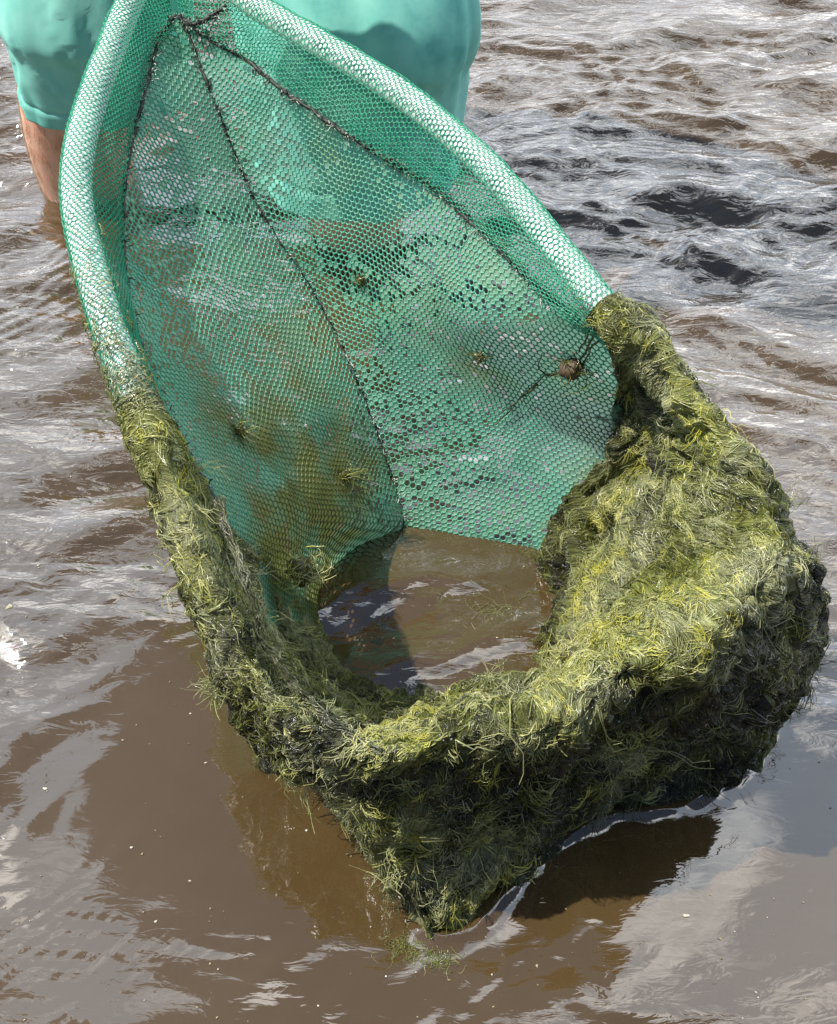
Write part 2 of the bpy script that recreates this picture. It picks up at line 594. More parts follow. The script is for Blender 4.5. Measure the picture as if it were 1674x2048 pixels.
# ------------------------------------------------------------------ scoop net
RIM_L = [(318, -140, .475), (293, -80, .46), (262, 0, .44), (222, 100, .43), (186, 200, .42), (160, 300, .412), (155, 400, .40),
         (178, 520, .385), (210, 630, .37), (250, 740, .355), (288, 840, .34), (332, 945, .325), (378, 1050, .31),
         (410, 1150, .292), (455, 1260, .272), (515, 1370, .25), (600, 1450, .232), (700, 1492, .222)]
RIM_F = [(800, 1500, .215), (920, 1460, .21), (1040, 1425, .21), (1160, 1390, .21), (1290, 1340, .21), (1430, 1280, .215), (1540, 1190, .23)]
RIM_R = [(1565, 1090, .245), (1520, 1000, .26), (1440, 890, .285), (1345, 770, .312), (1262, 670, .338), (1195, 600, .36), (1088, 465, .38),
         (985, 345, .40), (890, 258, .412), (778, 172, .424), (640, 88, .437), (505, 8, .447), (420, -70, .462), (350, -150, .478)]
SEAM_L = [(352, 30, .425), (318, 75, .418), (300, 150, .405), (272, 250, .39), (252, 350, .375), (245, 450, .36), (252, 560, .345), (272, 660, .33),
          (302, 750, .315), (345, 850, .30), (392, 935, .285), (440, 1020, .265), (485, 1130, .235), (545, 1260, .20)]
SEAM_R = [(375, 45, .42), (430, 85, .414), (490, 118, .408), (560, 176, .40), (650, 240, .39), (760, 310, .378), (862, 372, .37), (950, 450, .36),
          (1030, 530, .35), (1092, 590, .342), (1160, 640, .332)]
SEAM_C = [(368, 45, .42), (400, 130, .388), (440, 230, .35), (500, 380, .285), (560, 485, .24), (622, 575, .20), (692, 710, .145),
          (742, 830, .095), (776, 930, .05), (800, 1010, .018), (806, 1058, -.004)]


def cpts(l):
    return np.array([P(*q) for q in l])


def hex_lattice(a0, a1, b0, b1, pitch, stretch=1.0):
    """honeycomb edge list in the plane; returns pts (n,2), edges (m,2)"""
    s = pitch / math.sqrt(3)
    dx, dy = pitch, 1.5 * s * stretch
    ni, nj = int((a1 - a0) / dx) + 3, int((b1 - b0) / dy) + 3
    j, i = np.meshgrid(np.arange(nj), np.arange(ni), indexing='ij')
    cx = a0 + (i + 0.5 * (j % 2)) * dx
    cy = b0 + j * dy
    top = np.stack([cx, cy + s * stretch], -1)          # top vertex of each cell
    ul = np.stack([cx - dx / 2, cy + s * stretch / 2], -1)  # upper left vertex
    ur = np.stack([cx + dx / 2, cy + s * stretch / 2], -1)
    ll = np.stack([cx - dx / 2, cy - s * stretch / 2], -1)
    A = np.concatenate([top.reshape(-1, 2), top.reshape(-1, 2), ul.reshape(-1, 2)])
    B = np.concatenate([ul.reshape(-1, 2), ur.reshape(-1, 2), ll.reshape(-1, 2)])
    return A, B


def wires(A3, B3, r, sides=4, bow=None):
    paths = np.stack([A3, (A3 + B3) / 2, B3], 1)
    rad = np.tile(np.array([r * 1.35, r * 0.85, r * 1.35])[None], (len(paths), 1))
    return strips(paths, rad, sides)


def hex_cells(a0, a1, b0, b1, pitch):
    s = pitch / math.sqrt(3)
    ni, nj = int((a1 - a0) / pitch) + 3, int((b1 - b0) / (1.5 * s)) + 3
    j, i = np.meshgrid(np.arange(nj), np.arange(ni), indexing='ij')
    return np.stack([a0 + (i + 0.5 * (j % 2)) * pitch, b0 + j * 1.5 * s], -1).reshape(-1, 2), s


class Patch:
    """surface between two edge curves (rows joined straight with a sag), as a height field over its own mean plane"""
    def __init__(self, Lc, Rc, sag, n=420, wob=0.0, seed=3):
        Lp, Rp = Lc, Rc
        nt = len(Lp)
        u = np.linspace(0, 1, n)[None, :, None]
        G = Lp[:, None] * (1 - u) + Rp[:, None] * u
        width = np.linalg.norm(Rp - Lp, axis=1)[:, None, None]
        nrm = np.cross(G[-1, -1] - G[0, 0], G[-1, 0] - G[0, 0]); nrm /= np.linalg.norm(nrm)
        if nrm[2] > 0: nrm = -nrm
        G = G + nrm * sag * width * np.sin(math.pi * u)
        if wob:
            G = G + nrm * (wob * fbm(G * np.array([1, 1, 0.6]), 7, 3, seed) * np.minimum(1, width / 0.2) * np.sin(math.pi * u))[..., :1] \
                if False else G + nrm * (wob * fbm(G, 7, 3, seed)[..., None] * np.minimum(1, width / 0.2) * np.sin(math.pi * u))
        self.G = G
        c = G.reshape(-1, 3).mean(0)
        uu, ss, vv = np.linalg.svd(G.reshape(-1, 3)[::37] - c, full_matrices=False)
        self.c, self.n = c, vv[2]
        up = np.array([0, 0, 1.0]) - self.n * self.n[2]
        self.b = up / np.linalg.norm(up)
        self.a = np.cross(self.b, self.n)
        q = G.reshape(-1, 3) - c
        A, B, H = q @ self.a, q @ self.b, q @ self.n
        self.cell = 0.003
        self.a0, self.b0 = A.min() - .01, B.min() - .01
        self.a1, self.b1 = A.max() + .01, B.max() + .01
        na, nb = int((self.a1 - self.a0) / self.cell) + 2, int((self.b1 - self.b0) / self.cell) + 2
        ia = ((A - self.a0) / self.cell).astype(int); ib = ((B - self.b0) / self.cell).astype(int)
        idx = ib * na + ia
        cnt = np.bincount(idx, minlength=na * nb); s = np.bincount(idx, H, minlength=na * nb)
        self.ok = (cnt > 0).reshape(nb, na)
        h = np.where(cnt > 0, s / np.maximum(cnt, 1), np.nan).reshape(nb, na)
        for _ in range(6):       # fill a margin so look-ups at the edge stay smooth
            pad = np.pad(h, 1, constant_values=np.nan)
            st = np.stack([pad[1 + dy:1 + dy + nb, 1 + dx:1 + dx + na] for dy in (-1, 0, 1) for dx in (-1, 0, 1)])
            with np.errstate(all='ignore'):
                cntv = np.sum(~np.isnan(st), 0); mean = np.nansum(st, 0) / np.maximum(cntv, 1)
            h = np.where(np.isnan(h) & (cntv > 0), mean, h)
        self.h = np.nan_to_num(h)

    def inside(self, ab):
        ia = np.clip(((ab[:, 0] - self.a0) / self.cell).astype(int), 0, self.ok.shape[1] - 1)
        ib = np.clip(((ab[:, 1] - self.b0) / self.cell).astype(int), 0, self.ok.shape[0] - 1)
        return self.ok[ib, ia]

    def lift(self, ab):
        x = np.clip((ab[:, 0] - self.a0) / self.cell - 0.5, 0, self.h.shape[1] - 1.01)
        y = np.clip((ab[:, 1] - self.b0) / self.cell - 0.5, 0, self.h.shape[0] - 1.01)
        i, j = x.astype(int), y.astype(int); fx, fy = x - i, y - j
        H = self.h
        h = H[j, i] * (1 - fx) * (1 - fy) + H[j, i + 1] * fx * (1 - fy) + H[j + 1, i] * (1 - fx) * fy + H[j + 1, i + 1] * fx * fy
        return self.c + ab[:, :1] * self.a + ab[:, 1:] * self.b + h[:, None] * self.n


def warp2(ab, amp, sc, seed):
    p = np.concatenate([ab, np.zeros((len(ab), 1))], 1)
    return ab + amp * np.stack([fbm(p, sc, 2, seed), fbm(p, sc, 2, seed + 5)], 1)


PITCH_NET = 0.0066


def weed_stain(Gp):
    st_ = np.zeros(len(Gp))
    for q, rad_, am in ((P(540, 1010, .10), .11, 1.0), (P(620, 930, .12), .08, .85), (P(460, 900, .2), .07, .75), (P(610, 1110, .05), .09, 1.1), (P(500, 1060, .14), .09, 1.1), (P(700, 1030, .04), .06, .7), (P(640, 1200, 0), .08, 1.2), (P(560, 1140, .08), .07, 1.2), (P(560, 900, .14), .10, .7),
                        (P(520, 820, .22), .05, .5), (P(1190, 850, .18), .04, .6), (P(720, 940, .06), .05, .7), (P(720, 560, .2), .03, .5), (P(970, 720, .2), .04, .5), (P(900, 600, .24), .05, .35)):
        st_ = np.maximum(st_, am * np.exp(-(np.linalg.norm(Gp - q, axis=1) / rad_) ** 2))
    return np.clip(st_ * (1.0 + 0.9 * fbm(Gp, 26, 4, 91)), 0, .95)


def build_panel(net, Lc, Rc, sag, wob, seed, mat):
    pt = Patch(Lc, Rc, sag, wob=wob, seed=seed)
    A, B = hex_lattice(pt.a0, pt.a1, pt.b0, pt.b1, PITCH_NET, 1.0)
    keep = pt.inside(A) & pt.inside(B)
    A, B = A[keep], B[keep]
    A, B = warp2(A, 0.005, 14, seed), warp2(B, 0.005, 14, seed)
    V, Fc = wires(pt.lift(A), pt.lift(B), 0.00088, 4)
    o = link("netting_panel", raw_mesh("netting_panel", V, Fc), mat, net)
    # water held in single cells: most are closed by a film, clusters stand open
    C_, R_ = hex_cells(pt.a0, pt.a1, pt.b0, pt.b1, PITCH_NET)
    C_ = C_[pt.inside(C_)]
    c3 = pt.lift(C_)
    rg = np.random.default_rng(seed)
    opens = np.zeros(len(C_))
    for q, rad_, am in ((P(290, 330, .37), .05, 1.0), (P(330, 420, .35), .06, .8), (P(560, 440, .27), .035, .9), (P(640, 290, .36), .05, .8), (P(720, 420, .30), .10, .95),
                        (P(830, 480, .28), .05, .8), (P(640, 560, .2), .06, .7), (P(700, 640, .17), .07, .7), (P(420, 620, .27), .09, .45), (P(800, 900, .08), .08, .5), (P(960, 1040, .03), .06, .35)):
        opens = np.maximum(opens, am * np.exp(-(np.linalg.norm(c3 - q, axis=1) / rad_) ** 2))
    opens = opens * 1.25 + .28 * fbm(c3, 30, 3, 301) + .10
    fill = rg.random(len(C_)) > opens
    C_ = C_[fill]
    ang_ = np.arange(6) * math.pi / 3 + math.pi / 6
    hexv = C_[:, None, :] + R_ * np.stack([np.cos(ang_), np.sin(ang_)], -1)[None]
    hv = warp2(hexv.reshape(-1, 2), 0.005, 14, seed)
    G = pt.lift(hv).reshape(-1, 6, 3)
    cc = G.mean(1, keepdims=True) + np.array([0, 0, -.0006])
    G = np.concatenate([G, cc], 1)
    base_ = np.arange(len(G))[:, None, None] * 7
    fan = np.array([[k_, (k_ + 1) % 6, 6] for k_ in range(6)])[None]
    f = link("water_film", raw_mesh("water_film", G.reshape(-1, 3), (base_ + fan).reshape(-1, 3)), M['film'], None)
    f.parent = o
    for ob, Gp in ((f, G.reshape(-1, 3)), (o, V)):
        st_ = weed_stain(Gp)
        at = ob.data.attributes.new("stain", 'FLOAT', 'POINT'); at.data.foreach_set("value", st_.astype(np.float32))
    Gp = G.reshape(-1, 3)
    hz_ = np.zeros(len(Gp))
    for q, rad_, am in ((P(560, 330, .33), .10, .95), (P(470, 200, .38), .06, .9), (P(400, 350, .33), .06, .8), (P(390, 250, .37), .05, .8), (P(880, 470, .3), .07, .8), (P(640, 190, .39), .05, .7), (P(380, 480, .3), .05, .7), (P(1050, 650, .25), .08, .6), (P(1100, 880, .15), .09, .8), (P(960, 950, .07), .09, .75), (P(840, 760, .12), .07, .6)):
        hz_ = np.maximum(hz_, am * np.exp(-(np.linalg.norm(Gp - q, axis=1) / rad_) ** 2))
    hz_ = np.clip(hz_ * (1.0 + 0.9 * fbm(Gp, 22, 4, 93)), 0, .95)
    at = f.data.attributes.new("wet", 'FLOAT', 'POINT'); at.data.foreach_set("value", hz_.astype(np.float32))
    return o, pt


def build_sleeve(net, tube, seam, r, mat, seed):
    """netting wrapped round the frame pipe and sewn below: lattice over (along, around)"""
    n = len(tube)
    tan = np.gradient(tube, axis=0); tan /= np.linalg.norm(tan, axis=1, keepdims=True)
    d = seam - tube
    d -= tan * np.sum(d * tan, 1, keepdims=True)
    dl = np.linalg.norm(d, axis=1, keepdims=True); dd = d / dl
    e = np.cross(tan, dd)
    e *= np.sign(e[:, 2:3])                                 # upwards
    # section: seam -> over the top of the pipe -> round the outside -> back below to the seam
    ang = np.linspace(R(60), R(300), 22)
    sec = [tube + d * 1.0 + e * 0.0015]
    for w in (0.75, 0.5):
        sec.append(tube + d * w + e * (0.004 + r * 0.9 * (1 - w)))
    for a_ in ang:
        sec.append(tube + r * (dd * math.cos(a_) + e * math.sin(a_)))
    for w in (0.5, 0.75):
        sec.append(tube + d * w - e * (0.004 + r * 0.9 * (1 - w)))
    sec.append(tube + d * 1.0 - e * 0.0015)
    bunch = (.0022 * fbm(tube, 26, 3, seed + 60))[:, None]
    sec = [q + bunch * (.6 * e + .6 * dd * (-1 if k_ > 10 else 1)) for k_, q in enumerate(sec)]
    Q = np.stack(sec, 1)                                    # (n, k, 3)
    mid = Q[n // 2]
    wl = np.r_[0, np.cumsum(np.linalg.norm(np.diff(mid, axis=0), axis=1))]
    sl = np.r_[0, np.cumsum(np.linalg.norm(np.diff(tube, axis=0), axis=1))]
    pitch = 0.0057
    A, B = hex_lattice(0, wl[-1], 0, sl[-1], pitch)
    k = Q.shape[1]

    def lift(ab):
        x = np.interp(ab[:, 0], wl, np.arange(k)); y = np.interp(ab[:, 1], sl, np.arange(n))
        i = np.minimum(x.astype(int), k - 2); j = np.minimum(y.astype(int), n - 2)
        fx, fy = (x - i)[:, None], (y - j)[:, None]
        return Q[j, i] * (1 - fx) * (1 - fy) + Q[j, i + 1] * fx * (1 - fy) + Q[j + 1, i] * (1 - fx) * fy + Q[j + 1, i + 1] * fx * fy
    ok = lambda q: (q[:, 0] > 0) & (q[:, 0] < wl[-1]) & (q[:, 1] > 0) & (q[:, 1] < sl[-1])
    kp = ok(A) & ok(B)
    A, B = A[kp], B[kp]
    V, Fc = wires(lift(A), lift(B), 0.00054, 4)
    o = link("netting_sleeve", raw_mesh("netting_sleeve", V, Fc), mat, net)
    return o


def build_cord(net, path, r, seed, name="seam_cord", taper=1.0):
    p = np.asarray(path)
    n = len(p)
    jit = np.stack([fbm(p, 90, 2, seed + k) for k in range(3)], 1) * 0.0016
    rad = r * (1 + 0.35 * vnoise(p, 160, seed)) * np.linspace(1, taper, n)
    o = link(name, tube_mesh(name, p + jit, r, 8, rad), M['cord'], net)
    # loose stitching loops either side of the seam
    N = int(n * 3.2)
    idx = rng.integers(0, n - 1, N)
    base = p[idx]
    dirs = rng.normal(0, 1, (N, 3)); dirs /= np.linalg.norm(dirs, axis=1, keepdims=True)
    ln = rng.uniform(0.003, 0.009, N)[:, None]
    d2 = rng.normal(0, 1, (N, 3)) * 0.5 + dirs
    pth = np.stack([base, base + dirs * ln * .5, base + dirs * ln * .6 + d2 * ln * .4], 1)
    V, Fc = strips(pth, np.full((N, 3), 0.0006), 3)
    s = link("stitching", raw_mesh("stitching", V, Fc), M['stitch'], None)
    s.parent = o
    return o


# sections across the algae mat, left end to right end
def U(p, dx, dy, dz):
    return p + np.array([dx, dy, dz])


ST = []


def st(inlow, inmid, sh, crest, outer, outmid=None, outlow=None):
    pts = [P(*inlow), P(*inmid), P(*sh), P(*crest), P(*outer)]
    if outmid is None:
        o = pts[-1]; c = pts[2]
        dirv = (c - o); dirv[2] = 0
        pts.append(o + dirv * 0.35 + np.array([0, 0, -.045]))
        pts.append(o + dirv * 0.9 + np.array([0, 0, -.07]))
    else:
        pts += [P(*outmid), P(*outlow)]
    ST.append(pts)


st((338, 850, .302), (325, 835, .318), (312, 828, .335), (288, 828, .364), (262, 838, .345))
st((388, 930, .285), (378, 920, .30), (360, 915, .325), (330, 920, .352), (285, 930, .322))
st((432, 1010, .265), (422, 1005, .28), (405, 1000, .30), (360, 1000, .345), (300, 1000, .30))
st((480, 1085, .20), (468, 1080, .25), (445, 1075, .285), (390, 1075, .330), (328, 1100, .285))
st((600, 1185, .03), (540, 1170, .13), (485, 1160, .255), (430, 1160, .312), (362, 1180, .262))
st((655, 1270, -.02), (585, 1260, .10), (525, 1255, .225), (465, 1260, .293), (402, 1270, .24))
st((690, 1335, -.02), (645, 1340, .085), (590, 1360, .20), (520, 1355, .268), (428, 1365, .205))
st((740, 1368, -.02), (710, 1390, .07), (668, 1425, .178), (605, 1440, .25), (505, 1455, .175), (530, 1500, .12), (575, 1500, .06))
st((815, 1385, -.02), (790, 1415, .055), (752, 1460, .158), (705, 1490, .236), (620, 1545, .165), (648, 1590, .10), (720, 1600, .03))
st((890, 1384, -.02), (865, 1405, .06), (845, 1440, .155), (815, 1495, .232), (748, 1575, .19), (745, 1690, .105), (848, 1868, -.02))
st((955, 1376, -.02), (945, 1388, .07), (935, 1405, .165), (925, 1450, .236), (890, 1545, .19), (865, 1700, .095), (885, 1880, -.02))
st((1015, 1370, -.02), (1020, 1372, .07), (1028, 1378, .16), (1040, 1412, .237), (1030, 1505, .195), (1000, 1650, .09), (945, 1862, -.02))
st((1060, 1352, -.02), (1075, 1345, .06), (1100, 1338, .155), (1150, 1370, .243), (1145, 1480, .205), (1110, 1620, .09), (1035, 1775, -.02))
st((1080, 1312, -.02), (1105, 1290, .06), (1165, 1275, .165), (1260, 1305, .262), (1265, 1450, .205), (1240, 1550, .08), (1195, 1645, -.02))
st((1092, 1245, -.02), (1125, 1222, .06), (1225, 1210, .175), (1385, 1255, .275), (1405, 1400, .205), (1395, 1500, .08), (1350, 1620, -.02))
st((1085, 1180, -.02), (1130, 1160, .07), (1265, 1130, .158), (1480, 1185, .285), (1545, 1315, .195), (1535, 1420, .075), (1500, 1535, -.02))
st((1075, 1130, -.02), (1120, 1080, .07), (1275, 1040, .165), (1535, 1085, .295), (1622, 1180, .215), (1630, 1245, .12), (1600, 1330, -.02))
st((1105, 1075, .02), (1165, 1005, .10), (1295, 940, .185), (1490, 965, .305), (1590, 1050, .26))
st((1170, 980, .09), (1230, 900, .18), (1310, 860, .225), (1410, 850, .322), (1470, 890, .295))
st((1222, 860, .165), (1245, 800, .225), (1290, 765, .283), (1340, 745, .338), (1385, 790, .312))
st((1232, 735, .25), (1240, 710, .29), (1255, 690, .315), (1280, 662, .362), (1312, 702, .34))
st((1165, 668, .315), (1180, 655, .33), (1205, 640, .35), (1235, 608, .388), (1262, 645, .365))


def wrap_station(c0, c1, c2, r):
    a, c, b = P(*c0), P(*c1), P(*c2)
    t = (b - a) / np.linalg.norm(b - a)
    e = np.array([0, 0, 1.0]) - t * t[2]; e /= np.linalg.norm(e)
    dd = np.cross(e, t)
    if np.dot(dd, P(900, 1000, .2) - c) < 0: dd = -dd
    f = lambda x, y: c + r * (dd * x + e * y)
    return [f(.3, -.95), f(.95, -.3), f(.8, .6), f(0, 1), f(-.9, .4), f(-.8, -.6), f(-.2, -.98)]


ST[0] = wrap_station((250, 740, .355), (300, 870, .336), (332, 945, .325), .022)
ST.insert(0, wrap_station((210, 630, .37), (288, 842, .341), (300, 870, .336), .0155))
ST[-2] = wrap_station((1345, 770, .312), (1268, 678, .337), (1195, 600, .36), .026)
ST[-1] = wrap_station((1262, 670, .338), (1205, 612, .357), (1088, 465, .38), .0165)
ST = np.array(ST)                                           # (22, 7, 3)

APEX = P(350, 0, .44)


def build_net():
    net = empty("scoop_net", APEX)
    tag(net, "green mesh scoop net on a white tubular frame, lifted dripping above muddy water", "scoop net")
    loop = catmull(np.vstack([cpts(RIM_L), cpts(RIM_F), cpts(RIM_R)]), 420)
    k0 = int(np.argmin(np.linalg.norm(loop - P(300, 870, .338), axis=1))); k1 = int(np.argmin(np.linalg.norm(loop - P(1255, 660, .342), axis=1)))
    link("frame_arm", tube_mesh("frame_arm", catmull(loop[:k0:6], 200), 0.0144, 18), M['pipe'], net)
    link("frame_arm", tube_mesh("frame_arm", catmull(loop[k1::6], 200), 0.0134, 18), M['pipe'], net)
    # handle: from the throat of the frame up to the hands
    h0 = (P(318, -140, .475) + P(350, -150, .478)) / 2
    h1 = np.array([-0.225, 1.40, 1.22])
    link("handle", tube_mesh("handle", np.linspace(h0 - (h1 - h0) * 0.02, h1, 12), 0.0155, 14), M['wood'], net)
    tl = catmull(cpts(RIM_L), 900)
    tr = catmull(cpts(RIM_R[::-1]), 900)
    # sleeves follow the pipe until the algae swallows them
    def cut(curve, px, py, z):
        return int(np.argmin(np.linalg.norm(curve - P(px, py, z), axis=1)))
    a, b = cut(tl, 293, -80, .46), cut(tl, 316, 910, .33)
    tubeL = catmull(tl[a:b], 300)
    seamL_full = catmull(cpts([(352, -60, .44)] + SEAM_L), 900)
    e = cut(seamL_full, 392, 935, .285)
    build_sleeve(net, tubeL, catmull(seamL_full[:e], 300), 0.0160, M['sleeve'], 1)
    a, b = cut(tr, 420, -70, .462), cut(tr, 1262, 668, .338)
    tubeR = catmull(tr[a:b], 300)
    build_sleeve(net, tubeR, catmull(cpts([(350, 5, .43)] + SEAM_R), 300), 0.0150, M['sleeve'], 2)
    # bag panels
    C = catmull(cpts(SEAM_C), 300)
    Lc = catmull(cpts(SEAM_L), 360)
    Rc1 = catmull(cpts(SEAM_C + [(745, 1085, -.012), (690, 1125, -.015), (655, 1180, -.02), (650, 1240, -.02)]), 360)
    panL, ptL = build_panel(net, Lc, Rc1, 0.05, 0.010, 31, M['net'])
    RB = catmull(cpts(SEAM_R + [(1215, 700, .30), (1245, 790, .23), (1220, 890, .15), (1160, 1000, .07), (1085, 1120, -.012)]), 300)
    panR, ptR = build_panel(net, C, RB, 0.025, 0.012, 53, M['net'])
    build_cord(net, catmull(cpts(SEAM_L[:12]), 260), 0.0019, 5)
    build_cord(net, catmull(cpts(SEAM_R), 260), 0.0021, 8)
    build_cord(net, catmull(cpts(SEAM_C), 300), 0.0018, 11, taper=.35)
    build_cord(net, catmull(cpts([(360, 35, .425), (385, 48, .43), (420, 35, .437), (455, 12, .445)]), 50), 0.003, 14)
    return net, ptL, ptR


NET, PT_L, PT_R = build_net()

# ------------------------------------------------------------------ algae surface
# bury the two ends round the pipe
SU, SV = 640, 220
LOFT = catmull_u(ST, SU)
LOFT = np.moveaxis(catmull_u(np.moveaxis(LOFT, 1, 0), SV), 0, 1)   # (SU, SV, 3)


def normals(G):
    gu = np.gradient(G, axis=0); gv = np.gradient(G, axis=1)
    n = np.cross(gu, gv)
    n /= np.linalg.norm(n, axis=-1, keepdims=True) + 1e-9
    return n


NRM = normals(LOFT)
c_ = LOFT.mean((0, 1))
if NRM[SU // 2, SV // 2, 2] < 0:
    NRM = -NRM
vv_ = np.linspace(0, 1, SV)[None, :]
uu_ = np.linspace(0, 1, SU)[:, None]
lump = (0.011 * fbm(LOFT, 14, 3, 70) + 0.0035 * fbm(LOFT, 60, 3, 77)) * (1 - .55 * np.clip((.40 - uu_) / .1, 0, 1)) + .0030 * fbm(LOFT, 130, 3, 78) * (1 + .8 * fbm(LOFT, 18, 2, 82))
uv3 = np.stack([uu_ * 30 + 0 * vv_, vv_ * 4 + 0 * uu_, 0 * uu_ * vv_], -1) + 0.5 * np.stack([fbm(LOFT, 12, 2, 31 + k) for k in range(3)], -1)
drape = fbm(uv3, 1.0, 3, 90)
fine = fbm(uv3 * np.array([3.2, 2.2, 1]), 1.0, 3, 95)
ridge = 0.006 * (1 - 1.6 * np.abs(drape)) + 0.0022 * (1 - 1.5 * np.abs(fine)) - 0.002
ridge = ridge * (1 - .85 * np.clip((.42 - uu_) / .1, 0, 1))
thin = np.clip(np.minimum(uu_, 1 - uu_) / 0.12, 0.25, 1)
# deep pits in the mat; holes also paints their shade into the felt tone
pits = np.zeros((SU, SV))
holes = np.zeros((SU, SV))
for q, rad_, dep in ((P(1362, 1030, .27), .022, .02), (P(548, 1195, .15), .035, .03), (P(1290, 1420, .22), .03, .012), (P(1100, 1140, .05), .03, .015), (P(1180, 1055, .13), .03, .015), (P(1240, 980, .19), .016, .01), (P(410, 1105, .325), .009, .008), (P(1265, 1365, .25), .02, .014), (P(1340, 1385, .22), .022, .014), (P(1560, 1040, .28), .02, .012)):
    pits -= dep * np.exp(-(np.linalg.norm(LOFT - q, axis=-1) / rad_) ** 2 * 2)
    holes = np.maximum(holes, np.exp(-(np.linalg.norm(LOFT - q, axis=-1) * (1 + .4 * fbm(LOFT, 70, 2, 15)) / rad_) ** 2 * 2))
MATSURF = LOFT + NRM * ((lump + ridge) * thin + pits)[..., None]
MN = normals(MATSURF)
if MN[SU // 2, SV // 2, 2] < 0:
    MN = -MN


def sample(G, u, v):
    x = np.clip(u, 0, 1) * (SU - 1.001); y = np.clip(v, 0, 1) * (SV - 1.001)
    i, j = x.astype(int), y.astype(int); fx, fy = (x - i)[..., None], (y - j)[..., None]
    return G[i, j] * (1 - fx) * (1 - fy) + G[i + 1, j] * fx * (1 - fy) + G[i, j + 1] * (1 - fx) * fy + G[i + 1, j + 1] * fx * fy


def area_weights():
    gu = np.gradient(MATSURF, axis=0); gv = np.gradient(MATSURF, axis=1)
    return np.linalg.norm(np.cross(gu, gv), axis=-1), np.linalg.norm(gu, axis=-1) * (SU - 1), np.linalg.norm(gv, axis=-1) * (SV - 1)


def mat_strands(N, K, length, lift, stray, tone_bias, seed, rad=(0.00035, 0.0006), curl=0.5, mask=None, tone_amp=0.26, lock=14, width=0.003, spread=0.30, jit=0.10, tj=0.10):
    """threads that cling together in wet locks following the folds of the mat"""
    rg = np.random.default_rng(seed)
    Wt, su, sv = area_weights()
    if mask is not None:
        Wt = Wt * mask
    clump = np.clip(0.55 + 1.3 * fbm(MATSURF, 42, 3, 500 + seed % 3), 0.04, 2)
    pw = (Wt * clump * (1 - .93 * holes)).ravel(); pw /= pw.sum()
    NL = max(1, N // lock)
    idx = rg.choice(SU * SV, NL, p=pw)
    u = (idx // SV + rg.random(NL)) / SU; v = (idx % SV + rg.random(NL)) / SV
    base = sample(MATSURF, u, v)
    # draped across the rim, veering with the folds
    th = math.pi / 2 + 1.5 * fbm(base, 13, 2, seed % 7 + 3) + rg.normal(0, spread, NL) + (rg.random(NL) < 0.5) * math.pi
    ln = length[0] + (length[1] - length[0]) * rg.random(NL) ** 1.6
    wob = rg.normal(0, curl, NL)
    stry = rg.random(NL) < stray
    patch = 0.7 * fbm(base, 9, 3, 200) + 0.9 * fbm(base, 40, 3, 207)
    dark_patch = np.clip((v - .58) / .12, 0, 1) * np.clip(.72 + 1.1 * fbm(base, 17, 3, 222), 0, 1) + .5 * np.clip((.26 - v) / .1, 0, 1) * np.clip((u - .6) / .1, 0, 1) * np.clip(.6 + fbm(base, 20, 3, 233), 0, 1)  # patchy darker tone over the outer face and the right inner wall
    tone = tone_bias + tone_amp * patch + rg.normal(0, tj, NL) - .42 * dark_patch + .16 * np.clip(1 - np.abs(u - .16) / .2, 0, 1)  # left rim threads lightened, painting in the sun that strikes it
    L_ = np.repeat(np.arange(NL), lock); n = len(L_)
    du0 = 1.0 / np.maximum(sample(su[..., None], u, v)[:, 0], .05); dv0 = 1.0 / np.maximum(sample(sv[..., None], u, v)[:, 0], .05)
    ox, oy = rg.normal(0, width, n), rg.normal(0, width, n)
    cu = u[L_] + ox * du0[L_]; cv = v[L_] + oy * dv0[L_]
    a = th[L_] + rg.normal(0, jit, n)
    ln_ = ln[L_] * rg.uniform(.7, 1.15, n)
    lf = lift * rg.random(NL)[L_] * rg.uniform(.5, 1.3, n) * (1 + 3.0 * stry[L_])
    du = du0[L_]; dv = dv0[L_]
    pts = np.zeros((n, K, 3))
    for k in range(K):
        t = k / (K - 1)
        hgt = 0.0004 + lf * np.where(stry[L_], t ** 1.3, math.sin(math.pi * t) * 0.6 + 0.05)
        pts[:, k] = sample(MATSURF, cu, cv) + sample(MN, cu, cv) * hgt[:, None]
        step = ln_ / (K - 1)
        cu = cu + np.cos(a) * step * du - ox * du * .16; cv = cv + np.sin(a) * step * dv - oy * dv * .16
        a = a + wob[L_] * 0.5 + rg.normal(0, curl * 0.22, n)
    pts[..., 2] -= (stry[L_][:, None] * np.linspace(0, 1, K)[None] ** 2 * ln_[:, None] * 0.35)
    r = rg.uniform(rad[0], rad[1], n)[:, None] * np.linspace(1, 0.55, K)[None]
    V, Fc = strips(pts, r, 3)
    tn = np.clip(tone[L_] + rg.normal(0, .05, n), 0, 1)
    return V, Fc, np.repeat(tn, K * 3)


def join_strands(name, lst, parent):
    Vs, Fs, Ts, off = [], [], [], 0
    for V, Fc, T in lst:
        Vs.append(V); Fs.append(Fc + off); Ts.append(T); off += len(V)
    me = raw_mesh(name, np.vstack(Vs), np.vstack(Fs))
    a = me.attributes.new("tone", 'FLOAT', 'POINT')
    a.data.foreach_set("value", np.concatenate(Ts).astype(np.float32))
    o = link(name, me, M['strand'], None)
    if parent:
        o.parent = parent
        o.matrix_parent_inverse = Matrix.Translation(-parent.location)
    return o


def plain_algae(name, stops):
    return mat_plain(name, stops, 0.3, 60, 0.8, 0.002, 300, 0.7)


M['weed'] = plain_algae("dark_weed", [(0.3, (0.03, 0.03, 0.008)), (0.7, (0.13, 0.12, 0.03))])
M['strip'] = plain_algae("grey_strip", [(0.3, (0.03, 0.034, 0.016)), (0.7, (0.13, 0.14, 0.07))])


